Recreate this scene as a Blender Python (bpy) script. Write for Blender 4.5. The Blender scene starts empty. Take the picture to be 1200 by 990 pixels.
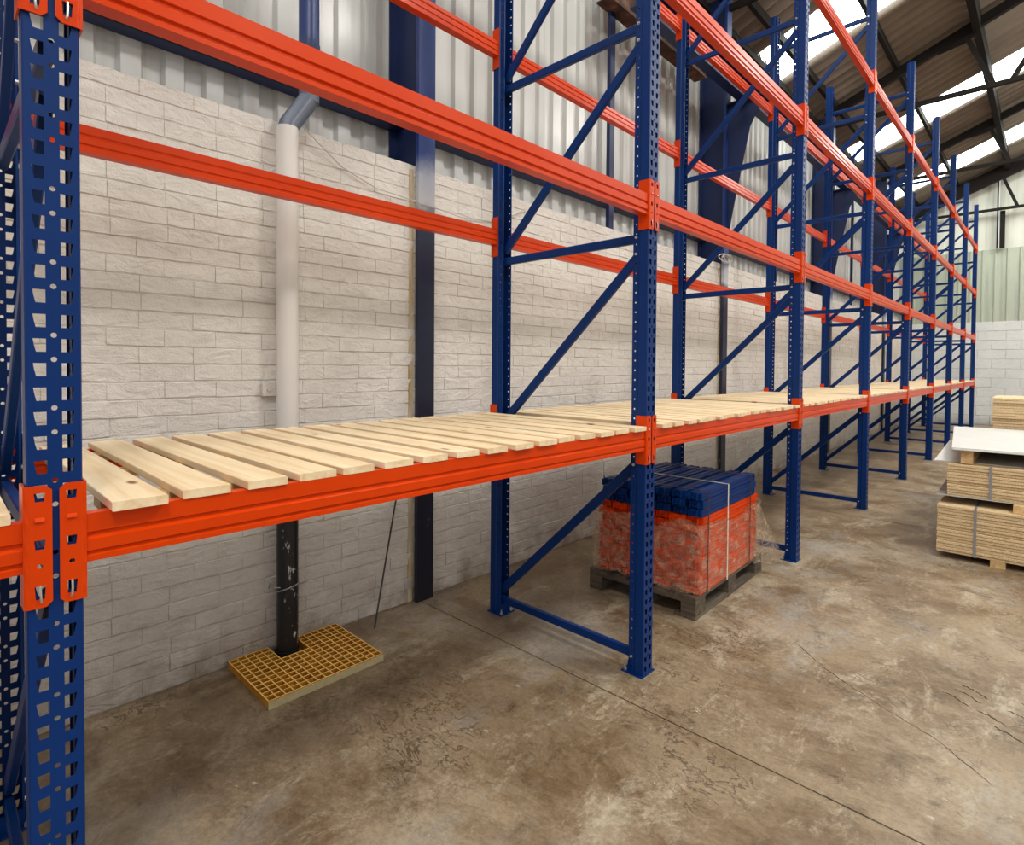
import bpy, bmesh, math, random
from mathutils import Vector, Matrix
random.seed(7)
PI = math.pi
S = bpy.context.scene
C = S.collection

# ------------------------------------------------------------------ camera
YAW, PITCH, ROLL = math.radians(43.8041), math.radians(-1.1862), math.radians(0.4338)
CAMH = 1.6007
fw = Vector((-math.sin(YAW)*math.cos(PITCH), math.cos(YAW)*math.cos(PITCH), math.sin(PITCH)))
rt = Vector((math.cos(YAW), math.sin(YAW), 0)); up = rt.cross(fw)
rt2 = rt*math.cos(ROLL) + up*math.sin(ROLL); up2 = -rt*math.sin(ROLL) + up*math.cos(ROLL)
cd = bpy.data.cameras.new('camera'); cam = bpy.data.objects.new('camera', cd); C.objects.link(cam)
cd.sensor_width = 36; cd.sensor_fit = 'HORIZONTAL'; cd.lens = 659.30/1200*36; cd.shift_y = -53.16/1200
cd.clip_start = .02; cd.clip_end = 200
cam.matrix_world = Matrix(((rt2.x, up2.x, -fw.x, 0), (rt2.y, up2.y, -fw.y, 0), (rt2.z, up2.z, -fw.z, CAMH), (0, 0, 0, 1)))
S.camera = cam

# ------------------------------------------------------------------ world and light
W = bpy.data.worlds.new('world'); S.world = W; W.use_nodes = True
bg = W.node_tree.nodes['Background']; bg.inputs[0].default_value = (.95, .97, 1, 1); bg.inputs[1].default_value = 1.05
SKYLIGHT_STRENGTH = 9.0
def area(name, loc, rot, sx, sy, power, col=(1, .97, .92)):
    l = bpy.data.lights.new(name, 'AREA'); l.shape = 'RECTANGLE'; l.size = sx; l.size_y = sy; l.energy = power; l.color = col
    o = bpy.data.objects.new(name, l); C.objects.link(o); o.location = loc; o.rotation_euler = rot
    return o
# added fill lights over the aisle, out of view and without fixtures
for k, (x, y) in enumerate([(2.6, -1.5), (2.6, 5.0), (2.6, 11.5), (2.6, 18.0)]):
    area('unseen_fill_light', (x, y, 7.6), (0, math.radians(18), 0), 1.2, 1.2, 230)

S.view_settings.view_transform = 'Standard'; S.view_settings.look = 'None'
S.view_settings.gamma = 1; S.view_settings.use_curve_mapping = False
S.view_settings.exposure = 0.0

# ------------------------------------------------------------------ materials
def srgb(r, g, b):
    f = lambda c: ((c/255+.055)/1.055)**2.4 if c/255 > .04045 else c/255/12.92
    return (f(r), f(g), f(b), 1)
class N:
    def __init__(s, name):
        s.m = bpy.data.materials.new(name); s.m.use_nodes = True; s.t = s.m.node_tree
        s.b = s.t.nodes['Principled BSDF']; s.out = s.t.nodes['Material Output']
    def new(s, t, **k):
        n = s.t.nodes.new(t)
        for a, v in k.items():
            if hasattr(n, a): setattr(n, a, v)
            else: n.inputs[a.replace('_', ' ')].default_value = v
        return n
    def link(s, a, b): s.t.links.new(a, b)
    def coord(s, kind='Position', scale=(1, 1, 1), rand=False):
        if kind == 'Position': src = s.new('ShaderNodeNewGeometry').outputs['Position']
        else: src = s.new('ShaderNodeTexCoord').outputs['Object']
        mp = s.new('ShaderNodeMapping'); mp.inputs['Scale'].default_value = scale; s.link(src, mp.inputs['Vector'])
        if rand:
            oi = s.new('ShaderNodeObjectInfo'); mu = s.new('ShaderNodeMath', operation='MULTIPLY'); mu.inputs[1].default_value = 37
            s.link(oi.outputs['Random'], mu.inputs[0]); s.link(mu.outputs[0], mp.inputs['Location'])
        return mp.outputs[0]
    def noise(s, v, scale, detail=4, rough=.55, dist=0):
        n = s.new('ShaderNodeTexNoise'); n.inputs['Scale'].default_value = scale; n.inputs['Detail'].default_value = detail
        n.inputs['Roughness'].default_value = rough; n.inputs['Distortion'].default_value = dist; s.link(v, n.inputs['Vector']); return n.outputs['Fac']
    def ramp(s, f, stops):
        r = s.new('ShaderNodeValToRGB'); e = r.color_ramp.elements
        while len(e) < len(stops): e.new(.5)
        for i, (p, c) in enumerate(stops):
            e[i].position = p; e[i].color = c if isinstance(c, tuple) else (c, c, c, 1)
        s.link(f, r.inputs[0]); return r.outputs[0]
    def mix(s, f, a, b, mode='MIX'):
        m = s.new('ShaderNodeMix', data_type='RGBA', blend_type=mode)
        for sock, v in ((m.inputs[0], f), (m.inputs[6], a), (m.inputs[7], b)):
            if hasattr(v, 'links'): s.link(v, sock)
            else: sock.default_value = v
        return m.outputs[2]
    def col(s, v):
        if hasattr(v, 'links'): s.link(v, s.b.inputs['Base Color'])
        else: s.b.inputs['Base Color'].default_value = v
    def bump(s, f, strength=.3, dist=.01):
        b = s.new('ShaderNodeBump'); b.inputs['Strength'].default_value = strength; b.inputs['Distance'].default_value = dist
        s.link(f, b.inputs['Height']); s.link(b.outputs[0], s.b.inputs['Normal'])
    def set(s, **k):
        for a, v in k.items(): s.b.inputs[a.replace('_', ' ')].default_value = v
def paint(name, base, dark, rough=.35, scratch=None, peel=.12, sthr=.74, spec=.5):
    n = N(name); v = n.coord('Position')
    c = n.mix(n.noise(v, 2.2, 3), base, dark)
    if scratch:
        vv = n.coord('Position', (60, 60, 22))
        f = n.ramp(n.noise(vv, 1.0, 6, .7, 1.5), [(sthr, 0), (sthr+.03, 1)])
        g = n.ramp(n.noise(v, 3.1, 2), [(.5, 0), (.62, 1)])
        c = n.mix(n.mix(1.0, f, g, 'MULTIPLY'), c, scratch)
    n.col(c); n.set(Roughness=rough); n.b.inputs['Specular IOR Level'].default_value = spec
    n.bump(n.noise(v, 260, 2), peel, .0006)
    return n.m
M = {}
M['blue'] = paint('blue_paint', srgb(0, 48, 112), srgb(0, 38, 94), .42, srgb(150, 165, 200), sthr=.72, spec=.22)
M['orange'] = paint('orange_paint', srgb(218, 66, 0), srgb(202, 54, 0), .30, srgb(240, 130, 90), sthr=.75, spec=.2)
M['column'] = paint('column_paint', srgb(22, 42, 92), srgb(14, 28, 66), .5, srgb(90, 100, 130))
M['dark_steel'] = paint('dark_steel', srgb(36, 31, 28), srgb(24, 21, 19), .8, spec=.2)
n = N('rusty_steel'); v = n.coord('Position'); n.col(n.ramp(n.noise(v, 9, 5), [(.35, srgb(48, 34, 28)), (.55, srgb(92, 58, 42)), (.7, srgb(120, 92, 74))])); n.set(Roughness=.8); n.bump(n.noise(v, 60), .4, .004); M['rust'] = n.m
n = N('zinc'); n.set(Base_Color=srgb(205, 205, 205), Metallic=.85, Roughness=.3) if False else None
n.b.inputs['Base Color'].default_value = srgb(210, 208, 204); n.b.inputs['Metallic'].default_value = .8; n.b.inputs['Roughness'].default_value = .32; M['zinc'] = n.m
# painted brick
def wallmat(name, c1, c2, c3, dirt, zdirt):
    n = N(name); v = n.coord('Position')
    c = n.mix(n.ramp(n.noise(v, 1.1, 4), [(.35, 0), (.7, 1)]), c1, c2)
    c = n.mix(n.ramp(n.noise(n.coord('Position', (3, 3, 9)), 3, 6, .65), [(.52, 0), (.78, 1)]), c, c3)
    sep = n.new('ShaderNodeSeparateXYZ'); n.link(v, sep.inputs[0])
    mr = n.new('ShaderNodeMapRange'); mr.inputs['From Min'].default_value = zdirt; mr.inputs['From Max'].default_value = 0.0
    mr.inputs['To Min'].default_value = 0; mr.inputs['To Max'].default_value = 1; n.link(sep.outputs['Z'], mr.inputs['Value'])
    dn = n.mix(1.0, mr.outputs[0], n.ramp(n.noise(v, 5, 5, .65), [(.3, .25), (.65, 1)]), 'MULTIPLY')
    c = n.mix(dn, c, dirt); 
    sp = n.ramp(n.noise(v, 34, 4, .7), [(.73, 0), (.77, 1)]); c = n.mix(sp, c, srgb(120, 108, 96))
    n.col(c); n.set(Roughness=.62)
    mx = n.new('ShaderNodeMath', operation='ADD'); n.link(n.noise(n.coord('Position', (1, .7, 1.3)), 13, 7, .6, .8), mx.inputs[0])
    m2 = n.new('ShaderNodeMath', operation='MULTIPLY'); m2.inputs[1].default_value = .15; n.link(n.noise(v, 110, 3), m2.inputs[0]); n.link(m2.outputs[0], mx.inputs[1])
    n.bump(mx.outputs[0], .75, .02)
    return n.m
M['brick'] = wallmat('painted_brick', srgb(226, 220, 212), srgb(214, 208, 200), srgb(202, 194, 184), srgb(140, 122, 104), .45)
M['mortar'] = wallmat('painted_mortar', srgb(212, 205, 197), srgb(200, 193, 185), srgb(180, 171, 161), srgb(110, 96, 80), .45)
M['block'] = wallmat('painted_block', srgb(224, 224, 222), srgb(212, 212, 211), srgb(200, 200, 198), srgb(150, 145, 138), .3)
# cladding
def clad(name, a, b, streak, rough=.4, amt=(.5, .72)):
    n = N(name); v = n.coord('Position')
    c = n.mix(n.noise(v, .8, 2), a, b)
    f = n.ramp(n.noise(n.coord('Position', (9, 9, .35)), 1.0, 4, .6), [(amt[0], 0), (amt[1], 1)])
    c = n.mix(f, c, streak); n.col(c); n.set(Roughness=rough); n.bump(n.noise(v, 14, 3), .15, .01)
    return n.m
M['clad'] = clad('side_cladding', srgb(212, 212, 208), srgb(198, 198, 195), srgb(178, 170, 160), .3, (.54, .8))
M['clad_green'] = clad('end_cladding', srgb(184, 190, 172), srgb(174, 180, 164), srgb(160, 164, 150), .5)
M['board_white'] = clad('end_board', srgb(222, 222, 210), srgb(210, 210, 198), srgb(196, 194, 180), .7)
n = N('roof_sheet'); v = n.coord('Position'); n.col(n.mix(n.ramp(n.noise(n.coord('Position', (.5, 1, .5)), 2.2, 5), [(.35, 0), (.7, 1)]), srgb(146, 136, 124), srgb(124, 113, 101))); n.set(Roughness=.8); M['roof'] = n.m
n = N('skylight_panel'); n.b.inputs['Base Color'].default_value = srgb(225, 230, 220)
n.b.inputs['Emission Color'].default_value = (.95, 1, .95, 1); n.b.inputs['Emission Strength'].default_value = SKYLIGHT_STRENGTH; M['skylight'] = n.m
# timber
def wood(name, cols, axis, rough=.65, rings=28, knots=True):
    n = N(name); sc = {'X': (1.2, rings, rings), 'Y': (rings, 1.2, rings)}[axis]
    v = n.coord('Object', sc, True)
    f = n.noise(v, 1.0, 5, .6, .6)
    c = n.ramp(f, [(.3, cols[0]), (.5, cols[1]), (.68, cols[2])])
    oi = n.new('ShaderNodeObjectInfo'); tint = n.ramp(oi.outputs['Random'], [(0, (.9, .88, .84, 1)), (1, (1, 1, 1, 1))])
    c = n.mix(1.0, c, tint, 'MULTIPLY')
    if knots:
        k = n.new('ShaderNodeTexVoronoi'); k.inputs['Scale'].default_value = 1.0
        vv = n.coord('Object', {'X': (3.2, 8, 8), 'Y': (8, 3.2, 8)}[axis], True); n.link(vv, k.inputs['Vector'])
        kn = n.ramp(k.outputs['Distance'], [(.05, 1), (.11, 0)]); c = n.mix(kn, c, srgb(128, 88, 48))
    n.col(c); n.set(Roughness=rough); n.bump(f, .25, .003)
    return n.m
M['pine'] = wood('pine', (srgb(222, 190, 146), srgb(238, 211, 172), srgb(244, 224, 192)), 'X')
M['old_wood_x'] = wood('old_wood_x', (srgb(58, 48, 40), srgb(84, 72, 60), srgb(112, 98, 82)), 'X', .85, knots=False)
M['old_wood_y'] = wood('old_wood_y', (srgb(58, 48, 40), srgb(84, 72, 60), srgb(112, 98, 82)), 'Y', .85, knots=False)
M['bearer'] = wood('bearer_wood', (srgb(190, 150, 100), srgb(214, 178, 124), srgb(228, 196, 146)), 'Y')
n = N('chipboard'); v = n.coord('Position'); f = n.noise(n.coord('Position', (1, 1, 1.5)), 150, 3, .6)
n.col(n.ramp(f, [(.3, srgb(176, 142, 96)), (.5, srgb(218, 190, 146)), (.68, srgb(236, 214, 174))])); n.set(Roughness=.8); n.bump(f, .15, .002); M['chip'] = n.m
n = N('white_sheet'); v = n.coord('Position'); n.col(n.mix(n.noise(v, 5, 4), srgb(214, 211, 206), srgb(198, 194, 188))); n.set(Roughness=.5); M['white_sheet'] = n.m
n = N('grey_sheet'); v = n.coord('Position'); n.col(n.mix(n.noise(v, 12, 4), srgb(176, 172, 166), srgb(140, 134, 128))); n.set(Roughness=.6); M['grey_sheet'] = n.m
n = N('grating_resin'); v = n.coord('Position'); n.col(n.mix(n.ramp(n.noise(v, 12, 4), [(.4, 0), (.65, 1)]), srgb(200, 136, 42), srgb(172, 110, 30))); n.set(Roughness=.5); M['grating'] = n.m
n = N('grating_top'); v = n.coord('Position'); n.col(n.mix(n.noise(v, 30, 4), srgb(244, 204, 118), srgb(228, 176, 82))); n.set(Roughness=.5); M['grating_top'] = n.m
n = N('grating_cut_edge'); v = n.coord('Position'); n.col(n.mix(n.noise(v, 40, 4), srgb(205, 190, 150), srgb(160, 140, 96))); n.set(Roughness=.8); M['grating_edge'] = n.m
# pipe: white above the shelf, worn black paint below
def zpaint(name, stops, chips, thr=.56):
    n = N(name); v = n.coord('Position'); sep = n.new('ShaderNodeSeparateXYZ'); n.link(v, sep.inputs[0])
    ad = n.new('ShaderNodeMath', operation='MULTIPLY_ADD'); ad.inputs[1].default_value = .12; n.link(n.noise(v, 9, 4), ad.inputs[0]); n.link(sep.outputs['Z'], ad.inputs[2])
    dv = n.new('ShaderNodeMath', operation='DIVIDE'); dv.inputs[1].default_value = 8.0; n.link(ad.outputs[0], dv.inputs[0])
    c = n.ramp(dv.outputs[0], stops)
    lo = n.new('ShaderNodeMath', operation='LESS_THAN'); lo.inputs[1].default_value = .8; n.link(sep.outputs['Z'], lo.inputs[0])
    ch = n.mix(1.0, n.ramp(n.noise(n.coord('Position', (1, 1, .4)), 18, 5, .7), [(thr, 0), (thr+.03, 1)]), lo.outputs[0], 'MULTIPLY')
    n.col(n.mix(ch, c, chips)); n.set(Roughness=.38); n.bump(n.noise(v, 80, 3), .2, .003)
    return n.m
wht, blk, nav = srgb(216, 210, 204), srgb(24, 23, 26), srgb(20, 38, 88)
M['pipe'] = zpaint('pipe_paint', [(0, blk), (1.1/8, blk), (1.14/8, wht), (1, wht)], srgb(190, 188, 184), .62)
M['pipe_upper'] = zpaint('pipe_upper_paint', [(0, srgb(90, 98, 112)), (3.25/8, srgb(96, 104, 120)), (3.5/8, srgb(40, 62, 120)), (1, srgb(36, 58, 118))], blk, .9)
M['column_face'] = zpaint('column_face_paint', [(0, srgb(22, 26, 40)), (2.66/8, srgb(24, 32, 62)), (2.74/8, srgb(190, 190, 194)), (2.93/8, srgb(170, 176, 190)), (3.05/8, srgb(30, 56, 120)), (1, srgb(24, 48, 108))], srgb(150, 152, 158), .64)
n = N('black_strap'); n.b.inputs['Base Color'].default_value = srgb(20, 22, 26); n.b.inputs['Roughness'].default_value = .3; M['strap_black'] = n.m
n = N('cream_strap'); n.b.inputs['Base Color'].default_value = srgb(214, 208, 192); n.b.inputs['Roughness'].default_value = .4; M['strap_cream'] = n.m
n = N('grey_strap'); n.b.inputs['Base Color'].default_value = srgb(150, 152, 158); n.b.inputs['Metallic'].default_value = .5; n.b.inputs['Roughness'].default_value = .4; M['strap_grey'] = n.m
n = N('cable_white'); n.b.inputs['Base Color'].default_value = srgb(196, 190, 182); M['cable'] = n.m
n = N('cable_dark'); n.b.inputs['Base Color'].default_value = srgb(52, 46, 42); M['rod'] = n.m
# stretch film
n = N('stretch_film'); v = n.coord('Position')
f1 = n.noise(n.coord('Position', (5, 5, 9)), 1.1, 7, .6, 3.0)
fac = n.ramp(f1, [(.36, .14), (.5, .24), (.58, .5), (.64, .25), (.72, .85)])
tr = n.new('ShaderNodeBsdfTransparent'); ms = n.new('ShaderNodeMixShader'); n.link(fac, ms.inputs[0]); n.link(tr.outputs[0], ms.inputs[1]); n.link(n.b.outputs[0], ms.inputs[2])
n.b.inputs['Base Color'].default_value = srgb(205, 178, 150); n.b.inputs['Roughness'].default_value = .18; n.bump(f1, .9, .03)
n.link(ms.outputs[0], n.out.inputs['Surface']); M['film'] = n.m
# floor
n = N('concrete_floor'); v = n.coord('Position')
big = n.ramp(n.noise(v, .7, 5, .6, .2), [(.36, srgb(138, 118, 92)), (.5, srgb(156, 135, 108)), (.64, srgb(174, 156, 132))])
br = n.ramp(n.noise(n.coord('Position', (1, 1.5, 1)), 1.3, 10, .78, .4), [(.44, 0), (.60, .9)])
c = n.mix(br, big, srgb(112, 88, 60))
lt = n.ramp(n.noise(n.coord('Position', (1.7, .8, 1)), 2.4, 11, .8, .4), [(.52, 0), (.64, .85)])
c = n.mix(lt, c, srgb(188, 174, 150))
gr = n.ramp(n.noise(n.coord('Position', (1, .6, 1)), 1.1, 6, .7), [(.52, 0), (.66, .7)]); c = n.mix(gr, c, srgb(158, 154, 148))
dk = n.ramp(n.noise(v, 3.6, 12, .82, .5), [(.53, 0), (.66, .85)])
c = n.mix(dk, c, srgb(84, 66, 46))
fine = n.ramp(n.noise(v, 38, 9, .85), [(.34, (.5, .48, .44, 1)), (.56, (1.0, 1.0, 1.0, 1))]); c = n.mix(.75, c, fine, 'MULTIPLY')
spl = n.ramp(n.noise(n.coord('Position', (1, 1.3, 1), False), 9, 9, .82, .4), [(.63, 0), (.66, .75)]); c = n.mix(spl, c, srgb(205, 196, 178))
rg = n.noise(n.coord('Position', (1, 1.6, 1)), 7, 5, .6, .5)
rl = n.ramp(rg, [(.48, 0), (.494, 1), (.506, 1), (.52, 0)])
rm = n.mix(1.0, rl, n.ramp(n.noise(v, 1.15, 4, .6), [(.53, 0), (.6, .75)]), 'MULTIPLY'); c = n.mix(rm, c, srgb(66, 50, 36))
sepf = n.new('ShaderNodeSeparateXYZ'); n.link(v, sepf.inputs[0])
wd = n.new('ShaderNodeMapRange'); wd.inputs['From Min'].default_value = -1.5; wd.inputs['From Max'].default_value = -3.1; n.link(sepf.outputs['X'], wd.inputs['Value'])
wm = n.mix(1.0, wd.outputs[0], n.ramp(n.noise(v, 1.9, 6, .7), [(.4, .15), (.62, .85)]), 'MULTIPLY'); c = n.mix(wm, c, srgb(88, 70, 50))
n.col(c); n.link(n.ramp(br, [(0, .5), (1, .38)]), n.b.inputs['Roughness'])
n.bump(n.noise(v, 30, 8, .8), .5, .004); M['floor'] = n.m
n = N('joint_fill'); n.b.inputs['Base Color'].default_value = srgb(58, 46, 36); n.b.inputs['Roughness'].default_value = .9; M['joint'] = n.m
n = N('plain_ground'); n.b.inputs['Base Color'].default_value = srgb(120, 116, 108); M['ground'] = n.m

# ------------------------------------------------------------------ mesh helpers
class MB:
    def __init__(s): s.v = []; s.f = []
    def add(s, vs, fs):
        o = len(s.v); s.v += [tuple(p) for p in vs]; s.f += [tuple(i+o for i in f) for f in fs]; return s
    def box(s, x0, x1, y0, y1, z0, z1):
        return s.add([(x0,y0,z0),(x1,y0,z0),(x1,y1,z0),(x0,y1,z0),(x0,y0,z1),(x1,y0,z1),(x1,y1,z1),(x0,y1,z1)],
                     [(0,3,2,1),(4,5,6,7),(0,1,5,4),(1,2,6,5),(2,3,7,6),(3,0,4,7)])
    def prism(s, poly, a0, a1, axis):            # poly 2D; axis: extrude direction
        n = len(poly)
        def P(p, a): return {'X': (a, p[0], p[1]), 'Y': (p[0], a, p[1]), 'Z': (p[0], p[1], a)}[axis]
        vs = [P(p, a0) for p in poly] + [P(p, a1) for p in poly]
        fs = [(i, (i+1) % n, (i+1) % n+n, i+n) for i in range(n)] + [tuple(range(n-1, -1, -1)), tuple(range(n, 2*n))]
        return s.add(vs, fs)
    def bar(s, a, b, w, h, upv=(0, 0, 1), ch=0):    # rectangular bar from a to b
        a, b = Vector(a), Vector(b); d = (b-a).normalized(); u = Vector(upv); sx = d.cross(u).normalized(); u = sx.cross(d)
        if ch: pts = [(-w+ch,-h),(w-ch,-h),(w,-h+ch),(w,h-ch),(w-ch,h),(-w+ch,h),(-w,h-ch),(-w,-h+ch)]
        else: pts = [(-w,-h),(w,-h),(w,h),(-w,h)]
        pts = [(p[0]/1, p[1]/1) for p in pts]; n = len(pts)
        vs = [a+sx*p[0]/2+u*p[1]/2 for p in pts] + [b+sx*p[0]/2+u*p[1]/2 for p in pts]
        return s.add(vs, [(i, (i+1) % n, (i+1) % n+n, i+n) for i in range(n)] + [tuple(range(n-1, -1, -1)), tuple(range(n, 2*n))])
    def tube(s, pts, r, n=10):
        pts = [Vector(p) for p in pts]; o = len(s.v); prev = None
        for i, p in enumerate(pts):
            d = (pts[min(i+1, len(pts)-1)]-pts[max(i-1, 0)]).normalized()
            if prev is None: prev = d.orthogonal().normalized()
            a = (prev-d*prev.dot(d)).normalized(); prev = a; b = d.cross(a)
            rr = r[i] if isinstance(r, (list, tuple)) else r
            for k in range(n):
                t = 2*PI*k/n; s.v.append(tuple(p+a*math.cos(t)*rr+b*math.sin(t)*rr))
        m = len(pts)
        for i in range(m-1):
            for k in range(n):
                s.f.append((o+i*n+k, o+i*n+(k+1) % n, o+(i+1)*n+(k+1) % n, o+(i+1)*n+k))
        s.f.append(tuple(o+k for k in range(n-1, -1, -1))); s.f.append(tuple(o+(m-1)*n+k for k in range(n)))
        return s
    def mesh(s, name, mat, smooth=False, weld=False, fix=True):
        me = bpy.data.meshes.new(name); me.from_pydata(s.v, [], s.f)
        if weld or fix:
            bm = bmesh.new(); bm.from_mesh(me)
            if weld: bmesh.ops.remove_doubles(bm, verts=bm.verts, dist=1e-5)
            bmesh.ops.recalc_face_normals(bm, faces=bm.faces); bm.to_mesh(me); bm.free()
        for m in (mat if isinstance(mat, list) else [mat]): me.materials.append(m)
        if smooth:
            for p in me.polygons: p.use_smooth = True
            try: me.set_sharp_from_angle(angle=math.radians(40))
            except Exception: pass
        return me
    def obj(s, name, mat, parent=None, smooth=False, **k): return ob(name, s.mesh(name, mat, smooth, **k), parent)
def ob(name, me, parent=None, loc=None, rot=None):
    o = bpy.data.objects.new(name, me); C.objects.link(o)
    if parent: o.parent = parent
    if loc: o.location = loc
    if rot: o.rotation_euler = rot
    return o
def tag(o, label, cat, group=None, kind=None):
    if label: o['label'] = label
    if cat: o['category'] = cat
    if group: o['group'] = group
    if kind: o['kind'] = kind
    return o
def thing(name, label, cat, loc=(0, 0, 0), rz=0, group=None):
    o = ob(name, None, loc=loc, rot=(0, 0, rz)); o.empty_display_size = .1; return tag(o, label, cat, group)
def kids(o): return [c for c in bpy.data.objects if c.parent == o]
def struct(o): o['kind'] = 'structure'; return o
ORD = ['zeroth','first','second','third','fourth','fifth','sixth','seventh','eighth','ninth','tenth','eleventh','twelfth','thirteenth','fourteenth','fifteenth','sixteenth','seventeenth','eighteenth','nineteenth','twentieth']
def ordn(k):
    if k <= 20: return ORD[k]
    tens = {2: 'twenty', 3: 'thirty', 4: 'forty'}[k//10]
    return tens+'-'+ORD[k % 10] if k % 10 else {2: 'twentieth', 3: 'thirtieth', 4: 'fortieth'}[k//10]

# ------------------------------------------------------------------ measured layout
D = 1.487; R = 1.131; P = 2.4; Y1 = .1838
XF, XR = -D, -D-R
def YN(n): return Y1+(n-1)*P
LV = [1.3486, 2.5468, 3.7378, 4.9237]          # connector tops
XW = -3.10; ZW = 2.933; YE = 21.0
XC = -3.42                                      # side cladding
def ZR(x): return 6.62+.39*(x+3.1) if x <= 5 else 6.62+.39*8.1-.39*(x-5)
COLY = [-2.46, 2.34, 7.14, 11.94, 16.74]

# ------------------------------------------------------------------ setting: floor
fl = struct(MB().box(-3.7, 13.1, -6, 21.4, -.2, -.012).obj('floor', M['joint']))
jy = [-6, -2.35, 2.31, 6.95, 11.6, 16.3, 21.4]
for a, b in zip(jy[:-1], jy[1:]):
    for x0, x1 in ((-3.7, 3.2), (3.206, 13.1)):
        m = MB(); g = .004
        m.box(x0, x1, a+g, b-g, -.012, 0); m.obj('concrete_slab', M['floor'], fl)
# crack that wanders over the second slab, and some spalled lines by the joint
def crack(pts, w, name='floor_crack'):
    m = MB(); q = []
    for (x0, y0), (x1, y1) in zip(pts[:-1], pts[1:]):
        for k in range(8): t = k/8; q.append((x0+(x1-x0)*t+random.uniform(-.006, .006), y0+(y1-y0)*t+random.uniform(-.006, .006)))
    q.append(pts[-1]); vs = []; fs = []
    for i, (x, y) in enumerate(q):
        ww = w*random.uniform(.5, 1.2)*(1 if 0 < i < len(q)-1 else .1); vs += [(x-ww*.4, y-ww, .0006), (x+ww*.4, y+ww, .0006)]
        if i: fs.append((2*i-2, 2*i-1, 2*i+1, 2*i))
    m.add(vs, fs); return m.obj(name, M['joint'], fl, fix=False)
crack([(-1.05, 3.5), (-.8, 3.27), (-.55, 3.12), (-.32, 3.0), (-.13, 2.82)], .0022)
for bx, by in ((-.32, 3.55), (-.22, 3.4), (-.30, 3.62), (-.16, 3.3), (-.12, 3.5), (-.36, 3.48), (-.08, 3.62)):
    crack([(bx, by), (bx+.05, by-.02), (bx+.11, by-.07)], .004)
struct(MB().box(-40, 60, -40, 70, -.4, -.22).obj('ground', M['ground']))

# ------------------------------------------------------------------ setting: side wall of painted bricks
wl = struct(MB().box(XC, XW-.0045, -3.5, YE, 0, ZW-.004).obj('wall_left', M['mortar']))
CH = ZW/35; BL = .232
def brick_me(L, seed):
    r = random.Random(seed); g = .0001; c = .0009; cz = .0045
    a, b, z0, z1 = g, L-g, .0016, CH-.0012; n_ = 4 if L > .15 else 2
    lo = [(a+(b-a)*k/n_, z0+cz+r.uniform(-.0028, .003)) for k in range(n_+1)]; hi = [(y, z1-.003+r.uniform(-.002, .0025)) for y, _ in lo]
    lo = [(y+(c if k == 0 else -c if k == n_ else 0), z) for k, (y, z) in enumerate(lo)]; hi = [(y+(c if k == 0 else -c if k == n_ else 0), z) for k, (y, z) in enumerate(hi)]
    x = lambda: r.uniform(-.0018, .0018)
    vs = [(-.0065, y, z0) for y, _ in lo]+[(x(), y, z) for y, z in lo]+[(x(), y, z) for y, z in hi]+[(-.0065, y, z1) for y, _ in hi]; m_ = n_+1
    fs = [(q*m_+k, q*m_+k+1, (q+1)*m_+k+1, (q+1)*m_+k) for q in range(3) for k in range(n_)]
    fs += [(0, m_, 2*m_, 3*m_), (n_, 3*m_+n_, 2*m_+n_, m_+n_)]
    return vs, fs
full = [brick_me(BL, k) for k in range(7)]; half = [brick_me(BL/2, k+50) for k in range(4)]
fullm = []; halfm = []
for vs, fs in full: m = MB(); m.add(vs, fs); fullm.append(m.mesh('brick', M['brick'], fix=False))
for vs, fs in half: m = MB(); m.add(vs, fs); halfm.append(m.mesh('brick', M['brick'], fix=False))
cells = []
for row in range(35):
    y = -3.48 + (0 if row % 2 else -BL/2) + random.uniform(-.012, .012); z = row*CH
    while y < YE-.02:
        hf = random.random() < .10; L = BL/2 if hf else BL
        if y > -3.49 and not any(cy-.012 < y+L and cy+.012 > y and False for cy in COLY): cells.append((y, z, hf))
        y += L
# the three hundred that show largest: nearest the camera inside the view
vis = [c for c in cells if c[0] > .22 and abs(c[1]-1.5) < 1.5]
vis.sort(key=lambda c: (c[0]*c[0]+(c[1]-1.6)**2*.25)); near = set(vis[:300]); rest = MB()
for c in cells:
    y, z, hf = c; k = random.randrange(4 if hf else 7); dx = random.uniform(-.0025, .0022)
    if c in near: ob('brick', (halfm if hf else fullm)[k], wl, (XW+dx, y, z))
    else:
        vs, fs = (half if hf else full)[k]; rest.add([(XW+dx+p[0], y+p[1], z+p[2]) for p in vs], fs)
o = rest.obj('brick_courses', M['brick'], wl, fix=False); o['kind'] = 'stuff'

n = N('stained_render'); v = n.coord('Position', (6, 6, .8)); n.col(n.ramp(n.noise(v, 3, 5, .7), [(.4, srgb(206, 194, 170)), (.55, srgb(190, 166, 120)), (.7, srgb(140, 108, 66))])); n.set(Roughness=.8); M['stain'] = n.m
for cy in COLY:
    MB().box(XW-.01, XW+.0016, cy-.108, cy-.072, 0, 2.9).obj('column_infill', M['stain'], wl)
# ------------------------------------------------------------------ setting: far right wall
wr = struct(MB().box(13.1, 13.3, -6, 21.4, 0, 3.0).obj('wall_right', M['block']))
x_ = -6
while x_ < 21.2:
    MB().box(13.14, 13.2, x_+.01, x_+1.07, 3.0, 3.62).obj('cladding_sheet', M['clad_green'], wr); x_ += 1.08
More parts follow.
